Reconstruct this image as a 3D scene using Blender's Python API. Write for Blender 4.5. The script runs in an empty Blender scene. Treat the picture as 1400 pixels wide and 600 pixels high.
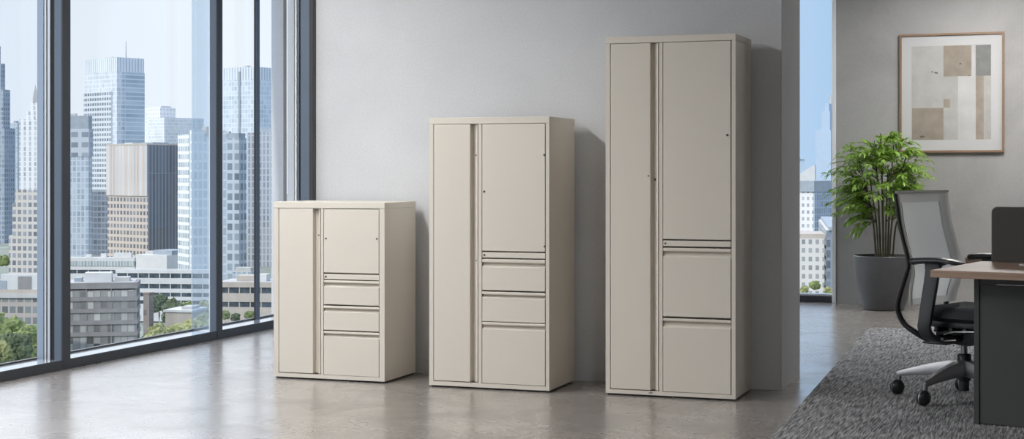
import bpy, bmesh, math, random
from mathutils import Vector, Matrix, noise
random.seed(7)
S = bpy.context.scene
COL = S.collection
R = math.radians

# ------------------------------------------------------------------ camera, sky, sun, exposure
F, HY, YAW, CAMZ = 2111.0, 233.2, 0.344, 1.2
cam_d = bpy.data.cameras.new('camera')
cam = bpy.data.objects.new('camera', cam_d); COL.objects.link(cam)
cam.location = (0, 0, CAMZ); cam.rotation_euler = (math.pi/2, 0, YAW)
cam_d.sensor_width = 36; cam_d.lens = F/1400*36
cam_d.shift_y = -(300-HY)/1400
cam_d.clip_start = .05; cam_d.clip_end = 6000
S.camera = cam
S.view_settings.view_transform = 'Standard'; S.view_settings.look = 'None'
S.view_settings.exposure = 0.0; S.view_settings.gamma = 1.0
S.view_settings.use_curve_mapping = False
S.cycles.use_denoising = True
S.cycles.max_bounces = 10; S.cycles.diffuse_bounces = 5; S.cycles.glossy_bounces = 4
S.cycles.transparent_max_bounces = 16; S.cycles.sample_clamp_indirect = 6
S.cycles.caustics_reflective = False; S.cycles.caustics_refractive = False

SKY_LOW = 1.0       # sky near the horizon
SKY_HIGH = 5.0       # bright hazy sky above
UNSEEN_LIGHT = 56.0           # added unseen lights at the ceiling
SUN = 1.9

w = bpy.data.worlds.new('world'); S.world = w; w.use_nodes = True
nt = w.node_tree; nt.nodes.clear()
def N(tree, t, **kw):
    n = tree.nodes.new(t)
    for k, v in kw.items():
        if k == 'ins':
            for a, b in v.items(): n.inputs[a].default_value = b
        else: setattr(n, k, v)
    return n
def L(tree, a, b): tree.links.new(a, b)
def ramp(tree, fac, stops, interp='LINEAR'):
    r = tree.nodes.new('ShaderNodeValToRGB'); cr = r.color_ramp; cr.interpolation = interp
    while len(cr.elements) > 1: cr.elements.remove(cr.elements[-1])
    for i, (p, c) in enumerate(stops):
        e = cr.elements[0] if i == 0 else cr.elements.new(p)
        e.position = p; e.color = (c[0], c[1], c[2], 1)
    if fac is not None: L(tree, fac, r.inputs[0])
    return r.outputs[0]
def math_(tree, op, a, b=None):
    n = tree.nodes.new('ShaderNodeMath'); n.operation = op
    for i, v in enumerate((a, b)):
        if v is None: continue
        if isinstance(v, (int, float)): n.inputs[i].default_value = v
        else: L(tree, v, n.inputs[i])
    return n.outputs[0]
def mixc(tree, fac, a, b, mode='MIX'):
    n = tree.nodes.new('ShaderNodeMix'); n.data_type = 'RGBA'; n.blend_type = mode
    for i, v in ((0, fac), (6, a), (7, b)):
        if isinstance(v, (int, float)): n.inputs[i].default_value = v
        elif isinstance(v, tuple): n.inputs[i].default_value = (v[0], v[1], v[2], 1)
        else: L(tree, v, n.inputs[i])
    return n.outputs[2]
tc = N(nt, 'ShaderNodeTexCoord')
sx = N(nt, 'ShaderNodeSeparateXYZ'); L(nt, tc.outputs['Generated'], sx.inputs[0])
# azimuth: paler, hazier sky to the left (towards the sun glow), bluer to the right
az = math_(nt, 'MULTIPLY_ADD', sx.outputs[0], 1.0); az.node.inputs[2].default_value = 1.0     # x+1 : 0..2
az = math_(nt, 'MULTIPLY', az, .5)
low = ramp(nt, az, [(0.0, (.80, .90, 1.0)), (.17, (.76, .86, .97)), (.25, (.97, 1.02, 1.08)), (.36, (.75, .87, 1.0)), (.43, (.46, .66, .90)), (1, (.5, .68, .9))])
high = ramp(nt, az, [(0.0, (1.0, 1.0, 1.0)), (.2, (.6, .63, .68)), (.4, (.2, .23, .29)), (1, (.12, .16, .24))])
el = N(nt, 'ShaderNodeMapRange', ins={1: .13, 2: .38, 3: 0, 4: 1}); L(nt, sx.outputs[2], el.inputs[0]); el.clamp = True
lowS = mixc(nt, 1.0, low, (SKY_LOW,)*3, 'MULTIPLY')
highS = N(nt, 'ShaderNodeVectorMath', operation='SCALE', ins={3: SKY_HIGH}); L(nt, high, highS.inputs[0])
skyc = mixc(nt, el.outputs[0], lowS, highS.outputs[0])
bg = N(nt, 'ShaderNodeBackground'); L(nt, skyc, bg.inputs[0])
wo = N(nt, 'ShaderNodeOutputWorld'); L(nt, bg.outputs[0], wo.inputs[0])

sun_d = bpy.data.lights.new('sun', 'SUN'); sun_d.energy = SUN; sun_d.angle = R(1.0); sun_d.color = (1, .95, .87)
sun = bpy.data.objects.new('sun', sun_d); COL.objects.link(sun)
sun.rotation_euler = Vector((0.03, .80, -.60)).to_track_quat('-Z', 'Y').to_euler()

# ------------------------------------------------------------------ helpers
cY, sY = math.cos(YAW), math.sin(YAW)
def ray(x, y=HY):
    u = (x-700)/F; v = (HY-y)/F
    return Vector((-sY+u*cY, cY+u*sY, v))
def at_depth(x, y, d): return ray(x, y)*d + Vector((0, 0, CAMZ))
def lin(c):
    f = lambda v: v/12.92 if v <= .04045 else ((v+.055)/1.055)**2.4
    return tuple(f(v/255) for v in c)

def mat(name, col, rough=.5, metal=0, spec=.5, mottle=0, mscale=4, bump=0, bscale=60, coat=0, col2=None, stretch=None, detail=5):
    m = bpy.data.materials.new(name); m.use_nodes = True; t = m.node_tree; b = t.nodes['Principled BSDF']
    b.inputs['Base Color'].default_value = (*col, 1); b.inputs['Roughness'].default_value = rough
    b.inputs['Metallic'].default_value = metal; b.inputs['Specular IOR Level'].default_value = spec
    b.inputs['Coat Weight'].default_value = coat
    tcn = N(t, 'ShaderNodeTexCoord'); src = tcn.outputs['Object']
    if stretch:
        mp = N(t, 'ShaderNodeMapping'); mp.inputs['Scale'].default_value = stretch; L(t, src, mp.inputs[0]); src = mp.outputs[0]
    nz = N(t, 'ShaderNodeTexNoise', ins={'Scale': mscale, 'Detail': detail, 'Roughness': .6}); L(t, src, nz.inputs['Vector'])
    k = mottle
    c2 = col2 or tuple(v*(1-k) for v in col)
    c1 = col if col2 else tuple(min(1, v*(1+k)) for v in col)
    cc = ramp(t, nz.outputs[0], [(.3, c2), (.7, c1)]); L(t, cc, b.inputs['Base Color'])
    if bump:
        n2 = N(t, 'ShaderNodeTexNoise', ins={'Scale': bscale, 'Detail': 3}); L(t, src, n2.inputs['Vector'])
        bp = N(t, 'ShaderNodeBump', ins={'Strength': bump, 'Distance': .002}); L(t, n2.outputs[0], bp.inputs['Height']); L(t, bp.outputs[0], b.inputs['Normal'])
    return m

def glass_mat(name, tint=(.97, .985, 1.0), refl=1.0, frit=0):
    m = bpy.data.materials.new(name); m.use_nodes = True; t = m.node_tree; t.nodes.clear()
    tr = N(t, 'ShaderNodeBsdfTransparent'); tr.inputs[0].default_value = (*tint, 1)
    gl = N(t, 'ShaderNodeBsdfGlossy'); gl.inputs['Roughness'].default_value = .02
    gm = N(t, 'ShaderNodeNewGeometry'); io = math_(t, 'ADD', 1.45, math_(t, 'MULTIPLY', gm.outputs['Backfacing'], 1/1.45-1.45))
    fr = N(t, 'ShaderNodeFresnel'); L(t, io, fr.inputs['IOR']); fm = math_(t, 'MULTIPLY', fr.outputs[0], refl)
    mx = N(t, 'ShaderNodeMixShader'); L(t, fm, mx.inputs[0]); L(t, tr.outputs[0], mx.inputs[1]); L(t, gl.outputs[0], mx.inputs[2])
    out = mx.outputs[0]
    if frit:        # a fine translucent frit printed on the glass
        tl = N(t, 'ShaderNodeBsdfTranslucent'); tl.inputs[0].default_value = (.85, .9, .95, 1)
        m2 = N(t, 'ShaderNodeMixShader', ins={0: frit}); L(t, out, m2.inputs[1]); L(t, tl.outputs[0], m2.inputs[2]); out = m2.outputs[0]
    o = N(t, 'ShaderNodeOutputMaterial'); L(t, out, o.inputs[0]); return m

def emit_mat(name, col, s):
    m = bpy.data.materials.new(name); m.use_nodes = True; t = m.node_tree; t.nodes.clear()
    e = N(t, 'ShaderNodeEmission', ins={'Strength': s}); e.inputs[0].default_value = (*col, 1)
    o = N(t, 'ShaderNodeOutputMaterial'); L(t, e.outputs[0], o.inputs[0]); return m

class MB:
    def __init__(s): s.bm = bmesh.new()
    def _merge(s, b2, mi=0):
        for f in b2.faces: f.material_index = mi
        me = bpy.data.meshes.new('t'); b2.to_mesh(me); b2.free(); s.bm.from_mesh(me); bpy.data.meshes.remove(me)
    def box(s, x0, x1, y0, y1, z0, z1, bev=0, mi=0, M=None, seg=2):
        b = bmesh.new(); bmesh.ops.create_cube(b, size=1)
        for v in b.verts:
            v.co = Vector(((x0+x1)/2+v.co.x*(x1-x0), (y0+y1)/2+v.co.y*(y1-y0), (z0+z1)/2+v.co.z*(z1-z0)))
        if bev: bmesh.ops.bevel(b, geom=b.edges[:], offset=bev, segments=seg, profile=.5, affect='EDGES')
        if M is not None: bmesh.ops.transform(b, matrix=M, verts=b.verts)
        bmesh.ops.recalc_face_normals(b, faces=b.faces); s._merge(b, mi); return s
    def prism(s, pts, axis, a0, a1, mi=0, M=None, bev=0):
        """polygon pts (p,q) extruded along axis: 'x' -> (y,z), 'y' -> (x,z), 'z' -> (x,y)"""
        b = bmesh.new()
        def mk(p, q, a): return {'x': (a, p, q), 'y': (p, a, q), 'z': (p, q, a)}[axis]
        A = [b.verts.new(mk(p, q, a0)) for p, q in pts]; B = [b.verts.new(mk(p, q, a1)) for p, q in pts]
        n = len(pts); b.faces.new(A); b.faces.new(B[::-1])
        for i in range(n): b.faces.new((A[i], B[i], B[(i+1) % n], A[(i+1) % n]))
        bmesh.ops.recalc_face_normals(b, faces=b.faces)
        if bev: bmesh.ops.bevel(b, geom=b.edges[:], offset=bev, segments=2, profile=.5, affect='EDGES')
        if M is not None: bmesh.ops.transform(b, matrix=M, verts=b.verts)
        s._merge(b, mi); return s
    def sweep(s, path, prof, up=Vector((0, 0, 1)), mi=0, closed_prof=True, caps=True, scales=None):
        """profile (list of (a,b)) swept along a path of Vectors; a along side, b along up-ish"""
        b = bmesh.new(); rings = []
        P = [Vector(p) for p in path]
        for i, p in enumerate(P):
            t = (P[min(i+1, len(P)-1)]-P[max(i-1, 0)]).normalized()
            side = t.cross(up)
            if side.length < 1e-4: side = t.cross(Vector((1, 0, 0)))
            side.normalize(); u2 = side.cross(t).normalized()
            k = scales[i] if scales else (1, 1)
            if not isinstance(k, tuple): k = (k, k)
            rings.append([b.verts.new(p+side*a*k[0]+u2*c*k[1]) for a, c in prof])
        n = len(prof)
        for i in range(len(rings)-1):
            for j in range(n): b.faces.new((rings[i][j], rings[i][(j+1) % n], rings[i+1][(j+1) % n], rings[i+1][j]))
        if caps: b.faces.new(rings[0][::-1]); b.faces.new(rings[-1])
        bmesh.ops.recalc_face_normals(b, faces=b.faces); s._merge(b, mi); return s
    def tube(s, path, r, seg=10, scales=None, mi=0, flat=1.0, up=Vector((0, 0, 1))):
        return s.sweep(path, [(r*math.cos(2*math.pi*i/seg), flat*r*math.sin(2*math.pi*i/seg)) for i in range(seg)], up=up, mi=mi, scales=scales)
    def lathe(s, prof, seg=40, c=(0, 0, 0), mi=0, M=None):
        b = bmesh.new(); rings = []
        for r, z in prof:
            if r < 1e-5: rings.append([b.verts.new((c[0], c[1], c[2]+z))])
            else: rings.append([b.verts.new((c[0]+r*math.cos(2*math.pi*i/seg), c[1]+r*math.sin(2*math.pi*i/seg), c[2]+z)) for i in range(seg)])
        for A, B in zip(rings, rings[1:]):
            for i in range(seg):
                j = (i+1) % seg
                q = [A[i % len(A)], A[j % len(A)], B[j % len(B)], B[i % len(B)]]
                q2 = []
                for v in q:
                    if v not in q2: q2.append(v)
                if len(q2) > 2: b.faces.new(q2)
        bmesh.ops.recalc_face_normals(b, faces=b.faces)
        if M is not None: bmesh.ops.transform(b, matrix=M, verts=b.verts)
        s._merge(b, mi); return s
    def ico(s, c, r, sub=2, jit=0, squash=1, mi=0):
        b = bmesh.new(); bmesh.ops.create_icosphere(b, subdivisions=sub, radius=1)
        o = Vector((random.random()*50, random.random()*50, 0))
        for v in b.verts:
            k = 1+jit*noise.noise(v.co*2.3+o)+jit*.6*noise.noise(v.co*6+o)
            v.co = Vector(c)+Vector((v.co.x*r*k, v.co.y*r*k, v.co.z*r*k*squash))
        s._merge(b, mi); return s
    def build(s, name, m, parent=None, smooth=None, loc=None, rot=None):
        me = bpy.data.meshes.new(name); s.bm.to_mesh(me); s.bm.free()
        for x in (m if isinstance(m, (list, tuple)) else [m]): me.materials.append(x)
        if smooth is not None:
            for p in me.polygons: p.use_smooth = True
            me.set_sharp_from_angle(angle=R(smooth))
        o = bpy.data.objects.new(name, me); COL.objects.link(o)
        if parent: o.parent = parent
        if loc: o.location = loc
        if rot is not None: o.rotation_euler = (0, 0, rot)
        return o
def tag(o, label=None, cat=None, group=None, kind=None):
    if label: o['label'] = label
    if cat: o['category'] = cat
    if group: o['group'] = group
    if kind: o['kind'] = kind
    return o
def thing(name, label, cat, loc=(0, 0, 0), rot=0, group=None):
    o = bpy.data.objects.new(name, None); COL.objects.link(o); o.empty_display_size = .1
    o.location = loc; o.rotation_euler = (0, 0, rot); return tag(o, label, cat, group)
def struct(o): o['kind'] = 'structure'; return o

# ------------------------------------------------------------------ materials
def plaster(name, c1, c2):
    m = bpy.data.materials.new(name); m.use_nodes = True; t = m.node_tree; b = t.nodes['Principled BSDF']
    b.inputs['Roughness'].default_value = .75; b.inputs['Specular IOR Level'].default_value = .25
    tcn = N(t, 'ShaderNodeTexCoord')
    n1 = N(t, 'ShaderNodeTexNoise', ins={'Scale': 1.3, 'Detail': 6, 'Roughness': .55, 'Distortion': .6}); L(t, tcn.outputs['Object'], n1.inputs['Vector'])
    n2 = N(t, 'ShaderNodeTexNoise', ins={'Scale': 90, 'Detail': 3}); L(t, tcn.outputs['Object'], n2.inputs['Vector'])
    a = ramp(t, n1.outputs[0], [(.32, c2), (.68, c1)])
    g = ramp(t, n2.outputs[0], [(.3, (.94,)*3), (.7, (1.03,)*3)])
    L(t, mixc(t, 1, a, g, 'MULTIPLY'), b.inputs['Base Color'])
    bp = N(t, 'ShaderNodeBump', ins={'Strength': .12, 'Distance': .003}); L(t, n2.outputs[0], bp.inputs['Height']); L(t, bp.outputs[0], b.inputs['Normal'])
    return m
M_wall = plaster('plaster_light', (.615, .625, .645), (.565, .575, .595))
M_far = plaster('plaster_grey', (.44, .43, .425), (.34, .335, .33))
M_base = mat('baseboard_paint', (.56, .57, .585), .6, mottle=.02)
M_ceil = mat('ceiling_paint', (.55, .55, .55), .9, mottle=.01)
def floor_mat():
    m = bpy.data.materials.new('polished_concrete'); m.use_nodes = True; t = m.node_tree; b = t.nodes['Principled BSDF']
    tcn = N(t, 'ShaderNodeTexCoord'); v = tcn.outputs['Object']
    n1 = N(t, 'ShaderNodeTexNoise', ins={'Scale': 1.1, 'Detail': 8, 'Roughness': .62, 'Distortion': .5}); L(t, v, n1.inputs['Vector'])
    n2 = N(t, 'ShaderNodeTexNoise', ins={'Scale': 26, 'Detail': 6, 'Roughness': .7}); L(t, v, n2.inputs['Vector'])
    n3 = N(t, 'ShaderNodeTexNoise', ins={'Scale': 2.6, 'Detail': 6, 'Roughness': .55, 'Distortion': .6}); L(t, v, n3.inputs['Vector'])
    a = ramp(t, n1.outputs[0], [(.3, (.26, .235, .212)), (.55, (.31, .283, .258)), (.75, (.37, .342, .318))])
    g = ramp(t, n2.outputs[0], [(.3, (.86,)*3), (.7, (1.1,)*3)])
    h = ramp(t, n3.outputs[0], [(.3, (.78,)*3), (.7, (1.12,)*3)])
    c = mixc(t, 1, mixc(t, 1, a, g, 'MULTIPLY'), h, 'MULTIPLY')
    # hairline cracks wandering across the slab
    nw = N(t, 'ShaderNodeTexNoise', ins={'Scale': 1.6, 'Detail': 4}); L(t, v, nw.inputs['Vector'])
    va = N(t, 'ShaderNodeVectorMath', operation='SCALE', ins={3: .5}); L(t, nw.outputs['Color'], va.inputs[0])
    vb = N(t, 'ShaderNodeVectorMath', operation='ADD'); L(t, v, vb.inputs[0]); L(t, va.outputs[0], vb.inputs[1])
    vo = N(t, 'ShaderNodeTexVoronoi', feature='DISTANCE_TO_EDGE', voronoi_dimensions='2D', ins={'Scale': .42}); L(t, vb.outputs[0], vo.inputs['Vector'])
    ck = N(t, 'ShaderNodeMapRange', ins={1: .0008, 2: .0034, 3: .5, 4: 0}); L(t, vo.outputs['Distance'], ck.inputs[0])
    c = mixc(t, ck.outputs[0], c, (.12, .11, .10))
    L(t, c, b.inputs['Base Color'])
    b.inputs['Coat Weight'].default_value = .45; b.inputs['Coat Roughness'].default_value = .2
    rr = N(t, 'ShaderNodeMapRange', ins={1: .3, 2: .7, 3: .34, 4: .20}); L(t, n3.outputs[0], rr.inputs[0]); L(t, rr.outputs[0], b.inputs['Roughness'])
    b.inputs['Specular IOR Level'].default_value = .85
    bp = N(t, 'ShaderNodeBump', ins={'Strength': .03, 'Distance': .002}); L(t, n2.outputs[0], bp.inputs['Height']); L(t, bp.outputs[0], b.inputs['Normal'])
    return m
M_floor = floor_mat()
M_slate = mat('mullion_slate_metal', lin((98, 108, 122)), .38, metal=.25, mottle=.03)
M_dark = mat('mullion_dark_metal', (.035, .037, .042), .42, mottle=.05)  # also paints the backlit shade of the mullion room faces
M_cap = mat('mullion_outer_cap', lin((150, 163, 180)), .35, metal=.3, mottle=.03)
M_black = mat('black_gasket', (.008, .008, .009), .6)
M_silver = mat('anodised_edge', (.62, .65, .68), .3, metal=.7, mottle=.03)
M_white = mat('white_edge_trim', (.85, .86, .88), .4)
M_sill = mat('sill_satin_metal', (.80, .83, .86), .10, metal=.7, mottle=.02)
M_pane = glass_mat('window_glass', (.975, .985, .995), .6)
M_fin = glass_mat('glass_fin', (.84, .90, .95), 1.0, .16)

# ------------------------------------------------------------------ room shell
XL, XR, YN, YF, ZC = -5.68, 4.2, -2.6, 14.17, 3.05
GX = XL-.20          # glass line
struct(MB().box(GX-.12, XR+.2, YN-.2, YF+.25, -.20, 0).build('floor', M_floor))
struct(MB().box(GX-.12, XR+.2, YN-.2, YF+.25, ZC, ZC+.2).build('ceiling', M_ceil))
struct(MB().box(XR, XR+.2, YN-.2, YF+.25, 0, ZC).build('wall_right', M_far))
struct(MB().box(GX, XR, YN-.2, YN, 0, ZC).build('wall_near', M_far))
struct(MB().box(-1.956, XR, YF, YF+.2, 0, ZC).build('wall_far', M_far))
PX0, PX1, PY0, PY1 = -4.292, -1.462, 8.444, 9.076
struct(MB().box(PX0, PX1, PY0, PY1, 0, ZC).build('wall_partition', M_wall))
b = MB().box(PX0, PX1+.002, PY0-.006, PY0+.001, 0, .082, .001)
struct(b.build('baseboard_partition', M_base))
struct(MB().box(PX1-.004, PX1+.006, PY0-.008, PY0+.004, .0, ZC, .002).build('trim_1', M_base))      # corner bead
# metal post closing the left end of the partition
p = MB()
p.box(-4.316, -4.292, 8.40, 8.60, 0, ZC, .001, 0)
p.box(-4.390, -4.316, 8.43, 8.62, 0, ZC, .001, 1)
p.box(-4.404, -4.390, 8.452, 8.62, 0, ZC, 0, 2)
p.box(-4.418, -4.404, 8.44, 8.60, 0, ZC, .001, 1)
p.box(-4.426, -4.418, 8.43, 8.60, 0, ZC, .001, 3)
struct(p.build('trim_2', [M_dark, M_slate, M_black, M_white]))

trim_n = [2]
def mullion(y0, y1, fin=False):
    """curtain wall mullion, room face at x=XL between y0 and y1"""
    trim_n[0] += 1
    t = MB(); wd = y1-y0
    t.box(XL-.010, XL+.002, y0, y1, 0, ZC, .002, 0)                           # room face, its backlit shade painted dark
    t.box(XL-.060, XL-.0105, y0+.001, y1-.001, 0, ZC, .001, 1)           # slate body
    if fin:
        t.box(XL-.068, XL-.060, y0, y1, 0, ZC, .001, 5)                  # bright edge, a glass fin is clipped behind it
    else:
        t.box(XL-.094, XL-.060, y0+.012, y1-.012, 0, ZC, 0, 2)           # black gasket groove
        t.box(XL-.112, XL-.094, y0+.004, y1-.004, 0, ZC, .001, 3)        # bright channel
        t.box(XL-.120, XL-.112, y0+.010, y1-.010, 0, ZC, 0, 2)
        t.box(XL-.134, XL-.120, y0+.003, y1-.003, 0, ZC, .001, 3)
        t.box(XL-.140, XL-.134, y0+.008, y1-.008, 0, ZC, 0, 2)
        t.box(XL-.186, XL-.140, y0+.003, y1-.003, 0, ZC, .001, 4)        # outer cap
    return struct(t.build('trim_%d' % trim_n[0], [M_dark, M_slate, M_black, M_silver, M_cap, M_white]))
ms = [(7.836, 7.913), (9.636, 9.707), (6.04, 6.115), (4.24, 4.315), (2.44, 2.515), (.64, .715), (-1.16, -1.085), (11.44, 11.515), (13.0, 13.075)]
for i, (a_, b_) in enumerate(ms): mullion(a_, b_, i == 1)
def yx(px_, x): r_ = ray(px_); return x/r_.x*r_.y      # where the sight line of a pixel column meets the plane x
xa = -5.85
y0 = yx(350.5, xa); y1 = yx(355.2, xa)
struct(MB().box(xa-.004, xa, y0, y1, .05, ZC, .001, 0).box(xa-.022, xa-.004, y0, y1, .05, ZC, .001, 1).build('trim_19', [M_slate, M_dark]))
xa = -5.84
y1 = yx(392, xa); y0 = y1-.055
px_w = .108
struct(MB().box(xa-px_w, xa, y0, y1, .0605, ZC, .002).build('trim_20', M_wall))     # light grey pier blade
struct(MB().box(GX-.02, xa, yx(402, xa), yx(404, xa), 0, ZC, .001).build('trim_21', M_white))
# bottom rail with shiny sill, head rail
r = MB()
r.box(XL-.012, XL, YN, YF, 0, .060, .003, 0)
r.box(GX-.02, XL-.012, YN, YF, 0, .056, 0, 1)
r.box(GX-.02, GX+.008, YN, YF, .056, .066, .002, 0)
struct(r.build('trim_22', [M_dark, M_sill]))
struct(MB().box(GX-.02, XL, YN, YF, ZC-.07, ZC, .003).build('trim_23', M_dark))
edges = sorted(ms)
ys = [YN]+[v for m_ in edges for v in m_]+[YF]
k = 0
for i in range(0, len(ys), 2):
    k += 1
    a_, b_ = ys[i], ys[i+1]
    if b_-a_ < .1: continue
    struct(MB().box(GX-.006, GX+.006, a_-.02, b_+.02, .06, ZC-.05).build('window_%d' % k, M_pane))
# glass fins standing outside the second visible mullion and beyond the pier
struct(MB().box(XL-.210, XL-.069, 9.637, 9.647, .0605, ZC).build('window_20', M_fin))
# far glazed wall: left corner to the picture wall
struct(MB().box(GX, -1.99, YF+.10, YF+.112, .05, ZC).build('window_21', M_pane))
r = MB(); r.box(GX, -1.988, YF+.02, YF+.16, 0, .058, .003, 0); r.box(GX, -1.988, YF+.06, YF+.15, .058, .074, .001, 1)
struct(r.build('trim_25', [M_dark, M_sill]))
struct(MB().box(-1.99, -1.956, YF-.012, YF+.17, 0, ZC, .003).build('trim_26', M_white))
for i, x in enumerate((-3.6, -5.0)):
    struct(MB().box(x-.04, x, YF+.02, YF+.16, .05, ZC, .003).build('trim_%d' % (27+i), M_dark))
struct(MB().box(GX-.02, GX+.2, YF-.02, YF+.2, 0, ZC, .003).build('trim_29', M_dark))

# unseen lights added under the ceiling to brighten the room
M_diff = emit_mat('lamp_diffuser', (1.0, .985, .965), UNSEEN_LIGHT)
M_hous = mat('lamp_housing', (.8, .8, .8), .4)
def unseen_light(x, y, label, lx=.3, ly=1.5):
    t = thing('ceiling_light', label, 'ceiling light', (x, y, ZC), 0, 'linear ceiling lights')
    MB().box(-lx/2, lx/2, -ly/2, ly/2, -.05, 0, .004).build('housing', M_hous, t)
    MB().box(-lx/2+.015, lx/2-.015, -ly/2+.015, ly/2-.015, -.055, -.0505).build('diffuser', M_diff, t)
for x, y, l, ly in ((-4.3, 6.5, 'linear ceiling light before the partition, nearest the left windows', 1.5),
                (-4.5, 4.0, 'linear ceiling light by the left windows, nearer the camera', 1.5),
                (.3, 2.0, 'linear ceiling light above the middle of the room, right of the camera', 1.5),
                (-.6, 12.7, 'linear ceiling light above the floor before the potted plant', 1.2),
                (1.2, 12.7, 'linear ceiling light before the picture wall, furthest right', 1.2)):
    unseen_light(x, y, l, .3, ly)

# ------------------------------------------------------------------ storage cabinets
M_cab = mat('beige_powder_coat', lin((217, 210, 199)), .45, spec=.4, mottle=.012, mscale=2, bump=.05, bscale=700)
M_gap = mat('cabinet_inner_liner', (.40, .36, .31), .7)
M_lock = mat('lock_metal', (.10, .10, .10), .35, metal=.6)
M_badge = mat('badge_grey', (.30, .30, .29), .4, metal=.5)
CW = .703
def cabinet(loc, H, D, label, X, doorz, rail, drawers, ldoor, locks, badge=False):
    """X: left door l/r, scoop end, divider l/r, right column l/r ; z values measured from the floor"""
    t = thing('storage_cabinet', label, 'cabinet', (*loc, 0), 0, 'beige steel storage cabinets')
    z0 = .010; top = .036
    xl0, xl1, xs, d0, d1, c0, c1 = X
    T = .022
    body = MB()
    body.box(0, T, .0, D, z0, H-top); body.box(CW-T, CW, 0, D, z0, H-top)            # sides
    body.box(T, CW-T, D-.012, D, z0, H-top); body.box(T, CW-T, .03, D-.012, z0, z0+.02)
    body.box(T, xl0-.003, 0, .03, z0, H-top); body.box(c1+.004, CW-T, 0, .03, z0, H-top)  # stiles
    body.box(xl0-.003, c1+.004, 0, .03, z0, ldoor[0]-.004)                                # bottom rail
    body.build('body', M_cab, t)
    MB().box(T, CW-T, .045, .05, z0+.02, H-top).build('liner', M_gap, t)
    MB().box(-.002, CW+.002, -.002, D+.001, H-top, H, .0025).build('top_panel', M_cab, t)
    MB().box(d0, d1, .001, .045, ldoor[0]-.004, H-top-.001, .0015).build('divider', M_cab, t)
    for x, y in ((.05, .06), (CW-.05, .06), (.05, D-.05), (CW-.05, D-.05)):
        MB().lathe([(.0, 0), (.03, 0), (.03, .004), (.012, .005), (.012, .012), (0, .012)], 16, (x, y, 0)).build('foot', M_black, t, 40)
    # black slab standing in for the shadow gap under the cabinet
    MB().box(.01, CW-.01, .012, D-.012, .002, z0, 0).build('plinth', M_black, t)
    # tall left door with vertical scoop pull
    dz0, dz1 = ldoor
    d = MB().box(xl0, xl1, .0, .04, dz0, dz1, .0025).build('door', M_cab, t)
    s = xs-xl1
    MB().prism([(xl1+.0003, .002), (xl1+.0003, .030), (xl1+s*.32, .031), (xl1+s*.55, .022), (xl1+s*.97, .002), (xs-.0, .003), (xs-.0, .042), (xl1+.0005, .042)], 'z', dz0, dz1).build('pull', M_cab, d, 25)
    # right hand upper door
    z_b, z_t = doorz
    rd = MB().box(c0, c1, .0, .04, z_b, z_t, .0025).build('door', M_cab, t)
    # lock rail
    lr = MB().box(c0, c1, .002, .04, rail[0], rail[1], .0015).build('lock_rail', M_cab, t)
    My = Matrix.Rotation(math.pi/2, 4, 'X')
    def dot(x, y, z, r, parent, nm='lock'):
        b = MB(); b.lathe([(0, -.01), (r, -.01), (r, .0025), (r*.7, .0035), (0, .0035)], 14, M=Matrix.Translation((x, y, z)) @ My)
        return b.build(nm, M_lock, parent, 40)
    dot(c0+.012, .002, (rail[0]+rail[1])/2, .0055, lr)
    for (x, y, z, r, who) in locks: dot(x, y, z, r, {'d': d, 'r': rd}[who])
    # drawers with full width scoop pulls: lip on top, shaded ledge, flat front
    for (p0, p1, l0, l1) in drawers:
        dr = MB().box(c0, c1, .0, .04, p0, p1, .002).build('drawer', M_cab, t)
        prof = [(.044, p1+.0004), (.001, p1+.0004), (.012, p1+(l0-p1)*.22), (.021, p1+(l0-p1)*.6), (.024, l0), (.0, l0), (.0, l1-.003), (.003, l1), (.044, l1)]
        MB().prism(prof, 'x', c0, c1).build('pull', M_cab, dr, 25)
    if badge:
        MB().prism([(.235, .020), (.243, .017), (.254, .019), (.262, .023), (.254, .027), (.243, .026)], 'y', -.0015, .001).build('badge', M_badge, t)
        tag(t.children[-1], 'small grey oval badge on the bottom rail')
    return t
cabinet((-4.315, 7.953), 1.020, .440, 'lowest beige steel cabinet, beside the tall windows, three drawers under a small square door',
        (.034, .254, .299, .3035, .3185, .322, .667), (.617, .980), (.580, .610), [(.436, .537, .562, .574), (.290, .394, .416, .428), (.033, .250, .271, .283)],
        (.036, .982), [(.284, .012, .830, .004, 'd'), (.336, 0, .812, .0055, 'r'), (.655, 0, .815, .0055, 'r')])
cabinet((-3.327, 7.922), 1.493, .454, 'middle height beige steel cabinet between the other two, three drawers below a tall right door',
        (.028, .245, .288, .2925, .3115, .315, .679), (.760, 1.455), (.723, .753), [(.545, .672, .699, .716), (.374, .504, .523, .537), (.035, .332, .357, .370)],
        (.037, 1.455), [(.276, .012, 1.285, .0045, 'd'), (.276, .012, .705, .0035, 'd'), (.327, 0, 1.085, .0065, 'r'), (.6755, 0, 1.285, .0065, 'r'), (.6755, 0, .790, .005, 'r')])
cabinet((-2.318, 7.957), 1.915, .425, 'tallest beige steel cabinet, right end of the row, two deep drawers under a tall door',
        (.027, .248, .290, .2945, .3125, .316, .678), (.838, 1.877), (.801, .831), [(.430, .744, .776, .792), (.033, .373, .407, .420)],
        (.035, 1.877), [(.236, 0, 1.172, .004, 'd'), (.267, .017, 1.153, .0065, 'd'), (.660, 0, 1.385, .0065, 'r')], badge=True)

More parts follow.
